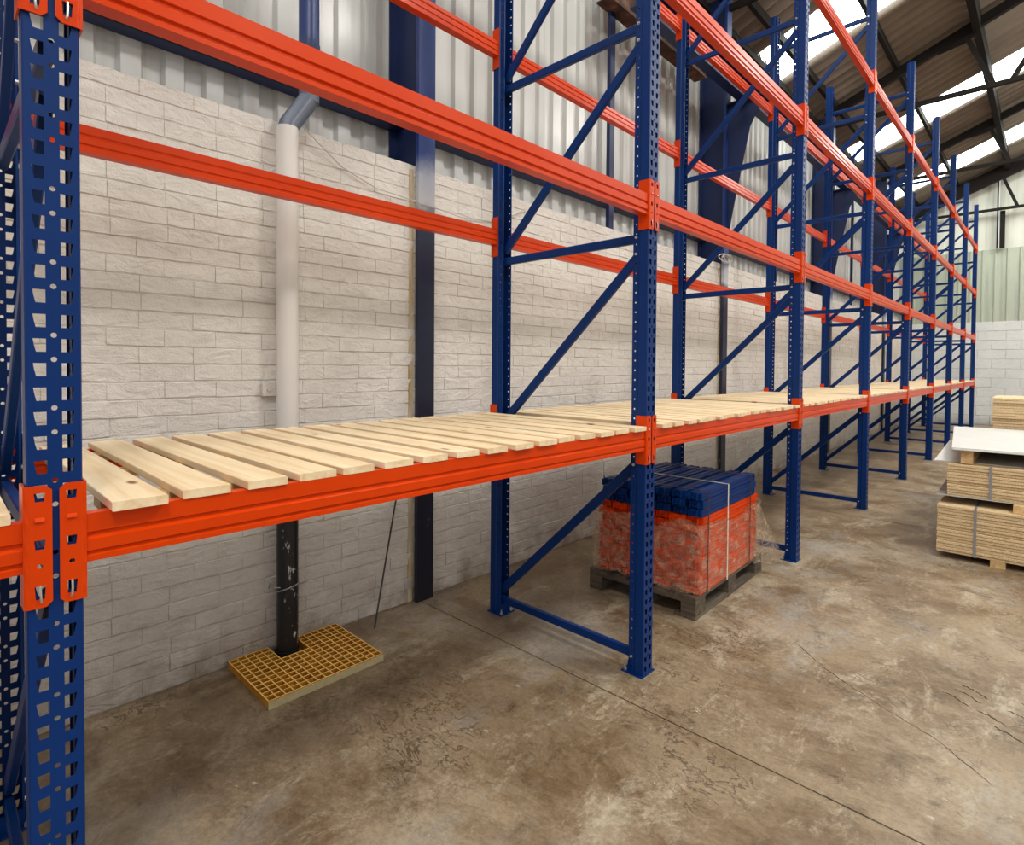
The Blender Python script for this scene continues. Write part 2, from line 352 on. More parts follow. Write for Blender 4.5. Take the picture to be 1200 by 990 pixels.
# ------------------------------------------------------------------ setting: end wall
we = struct(MB().box(-3.6, 13.1, YE+.008, YE+.25, 0, 2.95).obj('wall_end', M['mortar']))
bw, bh = .62, 2.95/11
bms = []
for k in range(3):
    m = MB(); g = .006; c = .005
    vs = [(g, .0, g), (bw-g, .0, g), (bw-g, .0, bh-g), (g, .0, bh-g)]; vs = [(x, .009, z) for x, _, z in vs]+[(g+c, 0, g+c), (bw-g-c, 0, g+c), (bw-g-c, 0, bh-g-c), (g+c, 0, bh-g-c)]
    m.add(vs, [(4, 5, 6, 7), (0, 1, 5, 4), (1, 2, 6, 5), (2, 3, 7, 6), (3, 0, 4, 7)]); bms.append(m.mesh('block', M['block']))
for row in range(11):
    x = XC-(0 if row % 2 else bw/2)
    while x < 12.9:
        ob('block', bms[random.randrange(3)], we, (x, YE+random.uniform(-.003, .003), row*bh)); x += bw
# ribbed cladding sheets above the blocks
m = MB(); wsh = 1.08; pts = []
for k in range(4):
    b = k*.27; pts += [(b, .0), (b+.2, .0), (b+.215, -.03), (b+.245, -.03), (b+.26, 0)]
pts.append((wsh, 0)); vs = [(x, y, 2.95) for x, y in pts]+[(x, y, 5.0) for x, y in pts]; q = len(pts)
m.add(vs, [(i, i+1, i+1+q, i+q) for i in range(q-1)]); endsheet = m.mesh('cladding_sheet', M['clad_green'])
x = -3.6
while x < 12.8: ob('cladding_sheet', endsheet, we, (x, YE+.03, 0)); x += wsh
# flat boards up to the roof, leaving a slit by the post
x = -3.6
while x < 13:
    x1 = min(x+1.22, 13.1); m = MB()
    for a, b in (((x+.006), x1-.006),):
        if a < 5 < b: poly = [(a, 5.0), (b, 5.0), (b, ZR(b)), (5, ZR(5)), (a, ZR(a))]
        else: poly = [(a, 5.0), (b, 5.0), (b, ZR(b)), (a, ZR(a))]
        m.prism(poly, YE+.08, YE+.1, 'Y')
    m.obj('wall_board', M['board_white'], we); x += 1.22

# ------------------------------------------------------------------ setting: side cladding, girts, columns
cl = struct(MB().box(XC-.06, XC-.05, -3.5, YE, ZW-.4, 6.55).obj('wall_cladding', M['clad']))
def cladprof(w, pitch):
    pts = []; k = 0
    while k*pitch < w-.01:
        b = k*pitch; pts += [(b, 0), (b+pitch*.42, 0), (b+pitch*.5, -.035), (b+pitch*.9, -.035), (b+pitch*.98, 0)]; k += 1
    return pts+[(w, 0)]
pr = cladprof(1.0, .2); q = len(pr); m = MB()
m.add([(x, y, ZW-.3) for y, x in pr]+[(x, y, 6.6) for y, x in pr], [(i, i+1, i+1+q, i+q) for i in range(q-1)])
ss = m.mesh('cladding_sheet', M['clad'])
y = -3.5
while y < YE-.5: ob('cladding_sheet', ss, cl, (XC, y, 0)); y += 1.0
for z in (3.253, 6.2):
    m = MB(); m.box(XC+.0, XC+.12, -3.4, YE-.02, z, z+.012); m.box(XC+.108, XC+.12, -3.4, YE-.02, z, z+.11); m.box(XC, XC+.12, -3.4, YE-.02, z+.10, z+.112)
    if z < 6: m.obj('trim_1' if z < 4 else 'trim_2', M['column']); 
    else: m.obj('trim_3', M['dark_steel'])
for o in list(bpy.data.objects):
    if o.name.startswith('trim_'): struct(o)
for i, cy in enumerate(COLY):
    t = thing('steel_column', 'dark blue I-section steel column built into the side wall, %s from the camera' % ['just behind', 'first', 'second', 'third', 'farthest'][i] if i else 'dark blue steel column in the side wall behind the viewpoint', 'column', (-3.22, cy, 0), 0, 'wall columns')
    MB().box(.14, .172, -.068, .068, 0, 6.35).obj('front_flange', M['column_face'], t)
    MB().box(-.165, .14, -.005, .005, 0, 6.35).obj('web', M['column'], t)
    MB().box(-.18, -.165, -.068, .068, 0, 6.35).obj('rear_flange', M['column'], t)
    if i != 1:
        m = MB()
        m.prism([(.172, 3.15), (.26, 3.65), (.45, 4.60), (.62, 4.93), (.172, 4.93)], -.006, .006, 'Y')
        m.box(.172, .64, -.07, .07, 4.93, 4.945)
        q_ = m.obj('bracket', M['column'], t)
    else:
        pass
# runway beam on the brackets
t = thing('runway_beam', 'dark blue steel runway beam on the column brackets behind the racking', 'beam', (-2.86, 7, 4.945))
m = MB(); m.box(-.06, .06, -2.4, 13.9, 0, .012); m.box(-.06, .06, -2.4, 13.9, .26, .275); m.box(-.005, .005, -2.4, 13.9, .012, .26)
m.obj('rail', M['column'], t)
t = thing('rusty_beam', 'short rusty brown steel channel hung high against the side cladding', 'beam', (-3.22, 5.65, 5.16))
m = MB(); m.box(-.08, .08, -1.05, 1.05, 0, .014); m.box(-.08, .08, -1.05, 1.05, .2, .214); m.box(.05, .064, -1.05, 1.05, .014, .2); m.obj('channel', M['rust'], t)
m = MB(); m.box(-.07, .07, -.85, -.75, .214, .6); m.box(-.07, .07, .75, .85, .214, .6); m.obj('hanger', M['rust'], t)
for i, py in enumerate((4.83, 9.55, 14.35)):
    o = MB().box(XC+.125, XC+.165, py-.04, py+.04, ZW-.3, 6.3).obj('mid_post', M['column']); o.location = (0, 0, 0)
    tag(o, 'thin dark blue sheeting post in the %s gap between wall columns' % ['nearest', 'middle', 'farthest'][i], 'post', 'sheeting posts')

# ------------------------------------------------------------------ roof
ce = struct(ob('ceiling', None)); ce.empty_display_size = .1
def roofsheet(name, y0, w, xa, xb, mat, key={}):
    k = (name, round(w, 3), xa, xb)
    if k not in key:
        m = MB(); K_ = 10; N_ = 4*K_; vs = []
        for i in range(N_+1):
            yy = w*i/N_; dz = .04-.085*abs(math.sin(PI*i/K_))
            vs += [(xa, yy, ZR(xa)+dz), (xb, yy, ZR(xb)+dz)]
        m.add(vs, [(2*i, 2*i+1, 2*i+3, 2*i+2) for i in range(N_)]); key[k] = m.mesh(name, mat, True)
    return ob(name, key[k], ce, (0, y0, 0))
strips = []; y = -6.35
edges = [3.90, 9.13, 14.36, 18.58]
yy = -6.57
while yy < 21.2:
    strips.append(yy); yy += 1.045
sky = {round(a, 3) for a in strips if any(abs(a-e) < .53 for e in (-1.32, 3.9, 9.13, 14.36, 18.57))}
for a in strips:
    s_ = round(a, 3) in sky
    rows = ((-3.75, -1.6), (-1.6, .8), (.8, 3.0), (3.0, 5.0), (5.0, 7.0), (7.0, 9.2), (9.2, 11.4), (11.4, 13.6))
    for r_, (xa, xb) in enumerate(rows):
        is_s = s_ and r_ not in (3, 4)
        if is_s and r_ == 0:
            roofsheet('roof_sheet', a, 1.045, -3.75, -3.4, M['roof']); roofsheet('skylight_sheet', a, 1.045, -3.4, -1.6, M['skylight'])
        elif is_s and r_ == 7: roofsheet('roof_sheet', a, 1.045, xa, xb, M['roof'])
        else: roofsheet('skylight_sheet' if is_s else 'roof_sheet', a, 1.045, xa, xb, M['skylight'] if is_s else M['roof'])
for i, x in enumerate((-3.04, -2.08, -.02, .95, 1.95, 2.95, 3.95, 6.05, 7.05, 8.05, 9.05, 10.05, 11.05, 12.05, 13.0)):
    z = ZR(x)-.03; o = MB().box(x-.03, x+.03, -5, YE, z-.13, z).obj('trim_%d' % (i+10), M['dark_steel']); struct(o)
# longitudinal tie beam with knees
z = ZR(-.99)-.18
o = MB().box(-1.04, -.94, -5, YE, z-.16, z+.14).obj('trim_30', M['dark_steel']); struct(o)
def truss(y, i, deep=.15, tz=6.17):
    t = thing('roof_truss', 'dark steel roof truss %s' % ['behind the viewpoint', 'over the first bay', 'over the third bay', 'over the middle of the racking', 'over the sixth bay', 'against the end wall'][i], 'roof truss', (0, y, 0), 0, 'roof trusses')
    for sg in (1, -1):
        f = lambda x: 5+sg*(x-5)
        def brr(a, b, w, h, nm): 
            m = MB(); m.bar((f(a[0]), 0, a[1]), (f(b[0]), 0, b[1]), w, h, (0, 0, 1)); return m.obj(nm, M['dark_steel'], t)
        off = .215+(deep-.15)*.5
        brr((-3.2, ZR(-3.2)-off), (5.0, ZR(5)-off), .09, deep, 'rafter')
        brr((-1.15, 7.13), (-.76, tz), .05, .07, 'web_member'); brr((-.55, tz), (.35, ZR(.35)-off), .05, .07, 'web_member')
        brr((1.4, ZR(1.4)-off), (1.2, tz), .05, .06, 'web_member'); brr((2.6, tz), (3.4, ZR(3.4)-off), .05, .06, 'web_member')
        m = MB(); X = -.99
        m.prism([(f(-1.5), 6.92), (f(-1.28), 7.12), (f(-1.05), 7.2), (f(-1.0), 7.05), (f(-1.15), 6.98)], -.02, .02, 'Y'); m.obj('gusset', M['dark_steel'], t)
    m = MB(); m.box(-3.1, 13.1, -.035, .035, tz-.035, tz+.035); m.obj('tie', M['dark_steel'], t)
for i, (y, dp, tz) in enumerate([(-2.5, .15, 6.17), (2.34, .15, 6.17), (7.14, .15, 6.17), (11.94, .15, 6.17), (16.74, .15, 6.23), (20.8, .36, 6.07)]): truss(y, i, dp, tz)
o = MB().box(-1.13, -1.02, YE-.12, YE-.03, 5.0, 6.03).obj('end_post', M['dark_steel']); tag(o, 'short dark steel post on the end wall below the truss tie', 'post')
o = MB().box(-1.2, -1.17, YE-.08, YE-.04, 5.0, 6.9).obj('end_rod', M['dark_steel']); tag(o, 'thin dark vertical rod beside the post on the end wall', 'rod')
# no housings for the added overhead fill lights
for k, (x, y) in enumerate([(2.6, -1.5), (2.6, 5.0), (2.6, 11.5), (2.6, 18.0)]):
    pass

# ------------------------------------------------------------------ rack uprights (real perforations)
HU = 5.97; PH = .05
def ring_cell(m, fn, s0, s1, z0, z1, hole):
    zm, sm = (z0+z1)/2, (s0+s1)/2
    o = [(s0, z0), (sm, z0), (s1, z0), (s1, zm), (s1, z1), (sm, z1), (s0, z1), (s0, zm)]
    vs = [fn(*p) for p in o]+[fn(*p) for p in hole]
    m.add(vs, [(i, (i+1) % 8, (i+1) % 8+8, i+8) for i in range(8)])
def rhole(cs, cz, r): return [(cs+r*math.cos(a), cz+r*math.sin(a)) for a in [math.radians(d) for d in (225, 270, 315, 0, 45, 90, 135, 180)]]
def make_upright():
    m = MB()
    front = lambda s, z: (0, s, z)
    def plain(fn, s0, s1, z0, z1):
        zm = (z0+z1)/2; m.add([fn(s0, z0), fn(s1, z0), fn(s1, zm), fn(s1, z1), fn(s0, z1), fn(s0, zm)], [(0, 1, 2, 5), (5, 2, 3, 4)])
    rows = int(HU/PH)
    for k in range(rows):
        z0, z1 = k*PH, (k+1)*PH; zc = (z0+z1)/2+.004
        for sg in (1, -1):
            i0, i1 = .010, .036     # slot column; slot .013 wide-side outer
            a, b = .0125, .0335
            if sg > 0: hole = [(a, zc-.0135), ((a+b)/2, zc-.0135), (b-.005, zc-.0135), (b-.002, zc), (b, zc+.0135), ((a+b)/2, zc+.0135), (a, zc+.0135), (a, zc)]; ring_cell(m, front, i0, i1, z0, z1, hole)
            else:
                hole = [(-b+.005, zc-.0135), (-(a+b)/2, zc-.0135), (-a, zc-.0135), (-a, zc), (-a, zc+.0135), (-(a+b)/2, zc+.0135), (-b, zc+.0135), (-b+.002, zc)]; ring_cell(m, front, -i1, -i0, z0, z1, hole)
            pl = [((.036*sg, 0), (.043*sg, 0)), ((.043*sg, 0), (.045*sg, -.003)), ((.045*sg, -.003), (.045*sg, -.048)), ((.045*sg, -.048), (.038*sg, -.055))]
            for (ya, xa), (yb, xb) in pl:
                fn = lambda s, z, ya=ya, xa=xa, yb=yb, xb=xb: (xa+(xb-xa)*s, ya+(yb-ya)*s, z); plain(fn, 0, 1, z0, z1)
            fn = lambda s, z: (-.055-s, .038*sg, z); ring_cell(m, fn, 0, .034, z0, z1, rhole(.017, (z0+z1)/2, .0052))
            fn = lambda s, z: (-.089, (.038-s)*sg, z); plain(fn, 0, .005, z0, z1)
        # centre column, offset half a pitch
        zc0, zc1 = z0-PH/2, z0+PH/2
        if k == 0: m.add([front(-.01, 0), front(.01, 0), front(.01, PH/2), front(-.01, PH/2)], [(0, 1, 2, 3)])
        else:
            if k % 3 == 1:
                m.add([front(-.01, zc0), front(.01, zc0), front(.01, z0), front(.01, zc1), front(-.01, zc1), front(-.01, z0)], [(0, 1, 2, 5), (5, 2, 3, 4)])
            else: ring_cell(m, front, -.01, .01, zc0, zc1, rhole(0, z0, .0055))
        if k == rows-1: m.add([front(-.01, zc1), front(.01, zc1), front(.01, zc1+PH/2), front(-.01, zc1+PH/2)], [(0, 1, 2, 3)])
    me = m.mesh('upright', M['blue'], weld=True)
    o = ob('upright', me); md = o.modifiers.new('s', 'SOLIDIFY'); md.thickness = .0022; md.offset = 0
    dg = bpy.context.evaluated_depsgraph_get(); me2 = bpy.data.meshes.new_from_object(o.evaluated_get(dg)); me2.name = 'upright'
    bpy.data.objects.remove(o); return me2
UP = make_upright()
m = MB(); m.box(-.12, .006, -.0625, .0625, 0, .006); m.box(-.088, -.082, -.05, .05, .006, .06); BASE = m.mesh('base_plate', M['blue'])
m = MB(); m.tube([(0, 0, 0), (0, 0, .012)], .010, 6); m.tube([(0, 0, .012), (0, 0, .028)], .005, 8); ANCHOR = m.mesh('anchor_bolt', M['zinc'])
m = MB(); m.tube([(0, -.044, 0), (0, -.038, 0)], .008, 6); m.tube([(0, -.050, 0), (0, -.044, 0)], .0045, 6); BOLT = m.mesh('brace_bolt', M['zinc'])
HZ = [.085+1.09*k for k in range(6)]
def cbar(a, b, w, h):      # lipped channel seen as a rounded bar with an open groove on the far side
    m = MB(); m.bar(a, b, w, h, (0, 0, 1), .007); return m
XA, XB = -.07, -R+.07      # brace ends, local to the frame root at the front face
HB = cbar((XA, 0, 0), (XB, 0, 0), .028, .046).mesh('horizontal_brace', M['blue'], True)
DB = cbar((XA-.005, .0, 1.09-.085), (XB+.005, 0, .065), .026, .05).mesh('diagonal_brace', M['blue'], True)
bayname = ['behind the viewpoint at the left edge', 'nearest the camera at the left edge', 'second from the camera, beside the wrapped pallet', 'third from the camera, just beyond the wrapped pallet', 'fourth from the camera', 'fifth from the camera', 'sixth from the camera', 'seventh from the camera', 'second from the end wall', 'farthest, next to the end wall']
for n in range(0, 10):
    t = thing('upright_frame', 'blue perforated racking frame, '+bayname[n], 'racking frame', (XF, YN(n), 0), 0, 'blue racking frames')
    for sx, r in ((0, 0), (-R, PI)):
        u = ob('upright', UP, t, (sx, 0, .006), (0, 0, r))
        bp = ob('base_plate', BASE, t, (sx, 0, 0), (0, 0, r))
        for by in (-.045, .045):
            if n <= 6: ob('anchor_bolt', ANCHOR, bp, (-.104, by, .006))
        if 1 <= n <= 5:
            for k, hz in enumerate(HZ):
                for dz in (0, .065 if sx else -.085):
                    if hz+dz > .03: ob('brace_bolt', BOLT, u, (-.072, 0, hz+dz-.006) if not r else (-.072, 0, hz+dz-.006), None if not r else (0, 0, PI) if False else None)
    for k, hz in enumerate(HZ):
        ob('horizontal_brace', HB, t, (0, 0, hz))
        if k < 5: ob('diagonal_brace', DB, t, (0, 0, hz))

# ------------------------------------------------------------------ beams
HP = .25
BLEN = P-.096
prof = [(0, 0), (.0, -.040), (-.006, -.044), (-.006, -.050), (.002, -.056), (.002, -.080), (-.005, -.085), (-.005, -.088), (0, -.092), (0, -.104), (-.048, -.104), (-.048, -.086), (-.043, -.082), (-.043, -.076), (-.048, -.072), (-.048, -.052), (-.043, -.047), (-.043, -.042), (-.048, -.036), (-.048, -.014), (-.030, -.014), (-.030, 0)]
prof = [(x-.004, z-.073) for x, z in prof]
m = MB(); m.prism(prof, -BLEN/2, BLEN/2, 'Y'); RAIL = m.mesh('rail', M['orange'])
def make_conn(sg):
    # sg=+1: connector on the low-Y end of the beam (sits on the upper-Y half of the upright)
    m = MB(); yb = -BLEN/2-.003    # outer side-plate plane in beam coordinates (just on the upright's side)
    y_out = yb+.0; y_in = yb-.039
    cols = [(y_in, y_in+.010), (y_in+.010, y_in+.030), (y_in+.030, y_out+.003)]
    zs = [0, -.05, -.10, -.15, -.20, -.25]
    fr = lambda s, z: (.004, s, z)
    def cell(c, z1, z0, hole):
        if hole: ring_cell(m, fr, c[0], c[1], z0, z1, hole)
        else:
            zm, sm = (z0+z1)/2, (c[0]+c[1])/2
            o = [(c[0], z0), (sm, z0), (c[1], z0), (c[1], zm), (c[1], z1), (sm, z1), (c[0], z1), (c[0], zm)]
            m.add([fr(*p) for p in o]+[fr(sm, zm)], [(i, (i+1) % 8, 8) for i in range(8)])
    mid = cols[1]; sm = (mid[0]+mid[1])/2
    def rect(cz, hw, hh): return [(sm-hw*.8, cz-hh), (sm, cz-hh), (sm+hw*.8, cz-hh), (sm+hw*.9, cz), (sm+hw, cz+hh), (sm, cz+hh), (sm-hw, cz+hh), (sm-hw*.9, cz)]
    holes = [rect(-.024, .009, .009), None, rect(-.121, .009, .010), rhole(sm, -.165, .005), rect(-.219, .009, .014)]
    for zi in range(5):
        z1, z0 = zs[zi], zs[zi+1]
        ring = holes[zi]
        cell(mid, z1, z0, ring); cell(cols[2], z1, z0, None)
        c = cols[0]; a0 = c[0]
        zz1, zz0 = z1, z0; zm = (z0+z1)/2
        ca = .010 if zi == 0 else 0; cb = .010 if zi == 4 else 0     # chamfered inner corners
        o = [(c[0] if not cb else c[1], z0), (c[1], z0), (c[1], zm), (c[1], z1), (c[0] if not ca else c[1], z1), (c[0], z1-ca if ca else z1), (c[0], zm), (c[0], z0+cb if cb else z0)]
        q = []
        for p in o:
            if not q or (abs(p[0]-q[-1][0]) > 1e-6 or abs(p[1]-q[-1][1]) > 1e-6): q.append(p)
        if abs(q[0][0]-q[-1][0]) < 1e-6 and abs(q[0][1]-q[-1][1]) < 1e-6: q.pop()
        m.add([fr(*p) for p in q], [tuple(range(len(q)))])
        # dimple
        # side plate and the rounded bend
        m.add([(.004, y_out+.003, z0), (.004, y_out+.003, z1), (.002, y_out+.005, z1), (.002, y_out+.005, z0), (-.056, y_out+.005, z1), (-.056, y_out+.005, z0)], [(0, 1, 2, 3), (3, 2, 4, 5)])
    m.v = [(x, y*sg, z) for x, y, z in m.v]
    me = m.mesh('end_connector', M['orange'], weld=True); o = ob('c', me); md = o.modifiers.new('s', 'SOLIDIFY'); md.thickness = .004; md.offset = 0
    dg = bpy.context.evaluated_depsgraph_get(); me2 = bpy.data.meshes.new_from_object(o.evaluated_get(dg)); me2.name = 'end_connector'; bpy.data.objects.remove(o)
    mb = MB(); yc = (yb-.019)*sg
    mb.tube([(.000, yc, -.203), (.008, yc, -.206), (.010, yc, -.220), (.010, yc-.001*sg, -.236), (.006, yc-.002*sg, -.240)], .0022, 6); pin = mb.mesh('locking_pin', M['zinc'], True)
    m3 = MB(); m3.prism([(.0055, -.064), (.0055, -.074), (.0105, -.0725)], (yc-.008), (yc+.008), 'Y'); dim = m3.mesh('lug', M['orange'])
    return me2, pin, dim
CN = {1: make_conn(1), -1: make_conn(-1)}
bays = ['bay at the left edge cut by the frame', 'first full bay', 'bay over the wrapped pallet', 'third full bay', 'fourth full bay', 'fifth full bay', 'sixth full bay', 'seventh full bay', 'last bay before the end wall']
lvl = ['deck level', 'second level', 'third level', 'top level']
for n in range(0, 9):
    for li, L in enumerate(LV):
        for side in (0, 1):
            t = thing('rack_beam', 'orange steel beam, %s side, %s, %s' % (('aisle', 'wall')[side], lvl[li], bays[n]), 'rack beam', ((XF, XR)[side]+(.0022, -.0022)[side], YN(n)+P/2, L), (0, PI)[side], 'orange rack beams')
            ob('rail', RAIL, t)
            for sg in (1, -1):
                c = ob('end_connector', CN[sg][0], t)
                if n <= 3:
                    pn = ob('locking_pin', CN[sg][1], c); pn['label'] = 'bright zinc locking pin'; ob('lug', CN[sg][2], c)

# ------------------------------------------------------------------ timber decks
ZB = LV[0]-.073
sl = []
for k in range(5):
    w = .104+.002*k; r = random.Random(k); c = .0015
    m = MB(); L = 1.155
    m.prism([(-w/2+c, .0), (w/2-c, 0), (w/2, c), (w/2, .021-c), (w/2-c, .021), (-w/2+c, .021), (-w/2, .021-c), (-w/2, c)], -L/2, L/2, 'X'); sl.append(m.mesh('slat', M['pine']))
for n in range(0, 9):
    t = thing('slatted_deck', 'pine slatted deck on the deck-level beams, %s' % bays[n], 'timber deck', ((XF+XR)/2, YN(n)+P/2, ZB), 0, 'pine slatted decks')
    cnt = 16; y0 = -P/2+.105+.045; y1 = P/2-.105-(.01 if n != 1 else .015)
    if n == 0: y1 = P/2-.12
    for k in range(cnt):
        y = y0+(y1-y0)*k/(cnt-1)
        o = ob('slat', sl[random.randrange(5)], t, (random.uniform(-.012, .012)-.002, y+random.uniform(-.006, .006), .0006), (0, 0, random.uniform(-.006, .006)))
    for x in (-.40, 0, .42):
        MB().box(x-.035, x+.035, y0-.055, y1+.045, -.021, 0).obj('batten', M['bearer'], t)

# ------------------------------------------------------------------ pipe, cable, rod, grating by the wall
t = thing('drain_pipe', 'white downpipe by the side wall, black with worn paint below the deck', 'pipe', (-3.02, 1.372, 0))
MB().tube([(0, 0, 0), (0, 0, 1.5), (0, 0, 2.88)], .056, 28).obj('lower_pipe', M['pipe'], t, True)
MB().tube([(0, 0, 2.86), (-.005, .012, 2.90), (-.008, .09, 3.02), (-.012, .13, 3.08)], .053, 24).obj('offset_elbow', M['pipe_upper'], t, True)
MB().tube([(-.012, .13, 3.06), (-.012, .13, 4.5), (-.012, .13, 6.5)], .055, 24).obj('upper_pipe', M['pipe_upper'], t, True)
MB().tube([(-.012, .13, 3.30), (-.012, .13, 3.38)], .059, 24).obj('collar', M['pipe_upper'], t, True)
MB().box(-.074, -.045, -.115, -.045, 1.425, 1.495).obj('wall_clip', M['mortar'], t); MB().box(-.074, -.05, .045, .085, 1.43, 1.48).obj('wall_clip', M['mortar'], t)
MB().tube([(-.012, -.008, 1.462), (-.0, -.105, 1.462)][:0] or [(-.045, -.085, 1.46), (-.035, -.085, 1.46)], .009, 8).obj('clip_bolt', M['zinc'], t)
pts = [(.059*math.cos(a)*1.0, .059*math.sin(a), .37+.02*math.sin(a*1.0+1)) for a in [2*PI*k/16 for k in range(17)]]
pts += [(.0, -.075, .385), (-.03, -.085, .40), (-.055, -.08, .37)]
MB().tube(pts, .004, 6).obj('wire_tie', M['strap_grey'], t)
MB().tube([(.0, -.005, 0.0), (.0, -.005, .03)], .062, 24).obj('base_collar', M['dark_steel'], t, True)
# thin cable sagging along the wall top
W_ = [(-3.03, 1.45, 2.93), (-3.06, 1.6, 2.85), (-3.08, 1.728, 2.779), (-3.08, 1.963, 2.707), (-3.035, 2.28, 2.672), (-3.035, 2.41, 2.664), (-3.08, 2.668, 2.662), (-3.085, 2.966, 2.69), (-3.085, 3.15, 2.75), (-3.085, 3.32, 2.84), (-3.085, 3.45, 2.845)]
o = MB().tube(W_, .0038, 6).obj('wall_cable', M['cable'], smooth=True); tag(o, 'thin white cable sagging along the brick wall from the pipe past the column', 'cable')
o = MB().tube([(-3.085, 2.25, 1.25), (-3.07, 2.116, .721), (-2.93, 1.868, .004)], .0055, 6).obj('leaning_rod', M['rod'], smooth=True); tag(o, 'thin dark rod leaning on the brick wall under the first deck', 'rod')
pts = [(-3.0+.02*math.sin(k*.9), 6.95+.13*math.cos(k*.55)+k*.004, 3.0+.05*math.sin(k*.55)) for k in range(40)]
pts = [(x, y, z-.03) for x, y, z in pts]
o = MB().tube(pts, .008, 6).obj('cable_coil', M['cable'], smooth=True); tag(o, 'loose coil of grey cable hanging at the second wall column', 'cable')
# grating
gx0, gx1, gy0, gy1 = -3.085, -2.585, 1.085, 1.695; GH = .038
t = thing('floor_grating', 'yellow resin floor grating panel around the foot of the downpipe', 'grating', (gx0, gy0, 0), 0)
nx, ny = 12, 15; cx, cy = (gx1-gx0)/nx, (gy1-gy0)/ny
nt = (.20, 5, 9)      # notch: depth in x, first and last y cell
notch_x = 4; nya, nyb = 5, 9
m = MB(); w = .0052
def inn(i, j): return i < notch_x and nya <= j < nyb      # cell removed
for i in range(nx+1):
    segs = [(0, ny)] if i > notch_x-0 or False else ([(0, nya), (nyb, ny)] if i < notch_x else [(0, ny)])
    for a, b in segs: m.box(i*cx-w/2, i*cx+w/2, a*cy-w/2, b*cy+w/2, .002, GH)
for j in range(ny+1):
    a = notch_x if nya < j < nyb else 0
    m.box(a*cx-w/2, nx*cx+w/2, j*cy-w/2, j*cy+w/2, .002, GH-.0006)
m.obj('mesh_bars', M['grating'], t)
m = MB(); w = .006
for i in range(nx+1):
    for a, b in ([(0, nya), (nyb, ny)] if i < notch_x else [(0, ny)]): m.box(i*cx-w/2, i*cx+w/2, a*cy, b*cy, GH, GH+.0012)
for j in range(ny+1):
    a = notch_x if nya < j < nyb else 0
    m.box(a*cx, nx*cx, j*cy-w/2, j*cy+w/2, GH, GH+.0010)
m.obj('bar_tops', M['grating_top'], t)['label'] = 'paler worn top faces of the bars'
m = MB(); m.box(nx*cx+.003, nx*cx+.009, -.004, ny*cy+.004, 0, GH-.004); m.obj('cut_edge', M['grating_edge'], t)['label'] = 'pale cut front edge'

# ------------------------------------------------------------------ wrapped pallet of beams
PX, PY, PR = -1.587, 3.34, math.radians(1.5)
def loc2(x, y, z): return (PX+x*math.cos(PR)-y*math.sin(PR), PY+x*math.sin(PR)+y*math.cos(PR), z)
t = thing('wooden_pallet', 'dark weathered wooden pallet under the wrapped stack of beams', 'pallet', (PX, PY, 0), PR)
for x in (-.145, -.4-.0725, -.8): MB().box(x, x+.145 if x > -.79 else x+.10, 0, 1.2, 0, .022).obj('bottom_board', M['old_wood_y'], t)
kids_t = [c for c in bpy.data.objects if c.name.startswith('bottom_board')]
for x0, x1 in ((-.10, 0), (-.4725, -.3275), (-.8, -.7)):
    for y0, y1 in ((0, .145), (.53, .67), (1.055, 1.2)): MB().box(x0, x1, y0, y1, .022, .1).obj('block', M['old_wood_x'], t)
for y0 in (0, .53, 1.055): MB().box(-.8, 0, y0, y0+.145, .1, .122).obj('cross_board', M['old_wood_x'], t)
for x0, x1 in ((-.145, 0), (-.292, -.192), (-.4725, -.3275), (-.608, -.508), (-.8, -.655)): MB().box(x0, x1, 0, 1.2, .122, .144).obj('deck_board', M['old_wood_y'], t)
def small_beam(w, h, L, mat, style):
    m = MB(); c = .006
    if style == 'o': pr = [(-w/2, 0), (w/2, 0), (w/2, h*.42), (w/2-.006, h*.5), (w/2, h*.58), (w/2, h), (w*.12, h), (w*.06, h-.006), (-w*.06, h-.006), (-w*.12, h), (-w/2, h)]
    else: pr = [(-w/2, 0), (w/2, 0), (w/2, h*.4), (w/2-.005, h*.45), (w/2-.005, h*.55), (w/2, h*.6), (w/2, h), (w*.15, h), (w*.1, h-.008), (-w*.1, h-.008), (-w*.15, h), (-w/2, h)]
    m.prism(pr, .035, L-.035, 'Y')
    for ya, yb in ((.028, .036), (L-.036, L-.028)): m.box(-w/2-.002, w/2+.002, ya, yb, .0015, h-.0015)
    for sgn, ye in ((1, .0), (-1, L)):
        a, b = sorted((ye, ye+sgn*.03)); m.box(-w/2-.001, -w/2+.004, a, b, .003, h-.003); m.box(w*.18, w*.24, a, b, .004, h-.004)
        for hx in (-w*.3, 0.0): m.box(hx, hx+.012, a+.004, b-.004, h*.3, h*.45)
    return m.mesh('stacked_beam', mat)
SO = small_beam(.097, .0455, 1.04, M['orange'], 'o'); SB = small_beam(.076, .050, 1.0, M['blue'], 'b')
cols = ['at the aisle face', 'second in from the aisle', 'third in from the aisle', 'in the middle', 'third in from the wall side', 'second in from the wall side', 'at the wall-side face']
for l in range(10):
    for c in range(7):
        dy = .022*((l+c) % 2)+random.uniform(-.010, .010)
        p = loc2(-.046-c*.1085+random.uniform(-.004, .004), .035+dy, .1445+l*.0497)
        o = ob('stacked_beam', SO, None, p, (0, 0, PR)); tag(o, 'short orange beam in the wrapped stack, %s layer up, %s' % (ORD[l+1], cols[c]), 'beam', 'orange beams in the wrapped stack')
for l in range(3):
    for c in range(7):
        dy = .016*((l+c) % 2)+random.uniform(-.008, .008)
        p = loc2(-.036-c*.1085+random.uniform(-.005, .005), .030+dy, .1445+10*.0497+.0005+l*.053)
        o = ob('stacked_beam', SB, None, p, (0, 0, PR)); tag(o, 'short blue beam on the wrapped stack, %s blue layer, %s' % (['bottom', 'middle', 'top'][l], cols[c]), 'beam', 'blue beams on top of the wrapped stack')
ZT = .1445+10*.0497+3*.053+.002
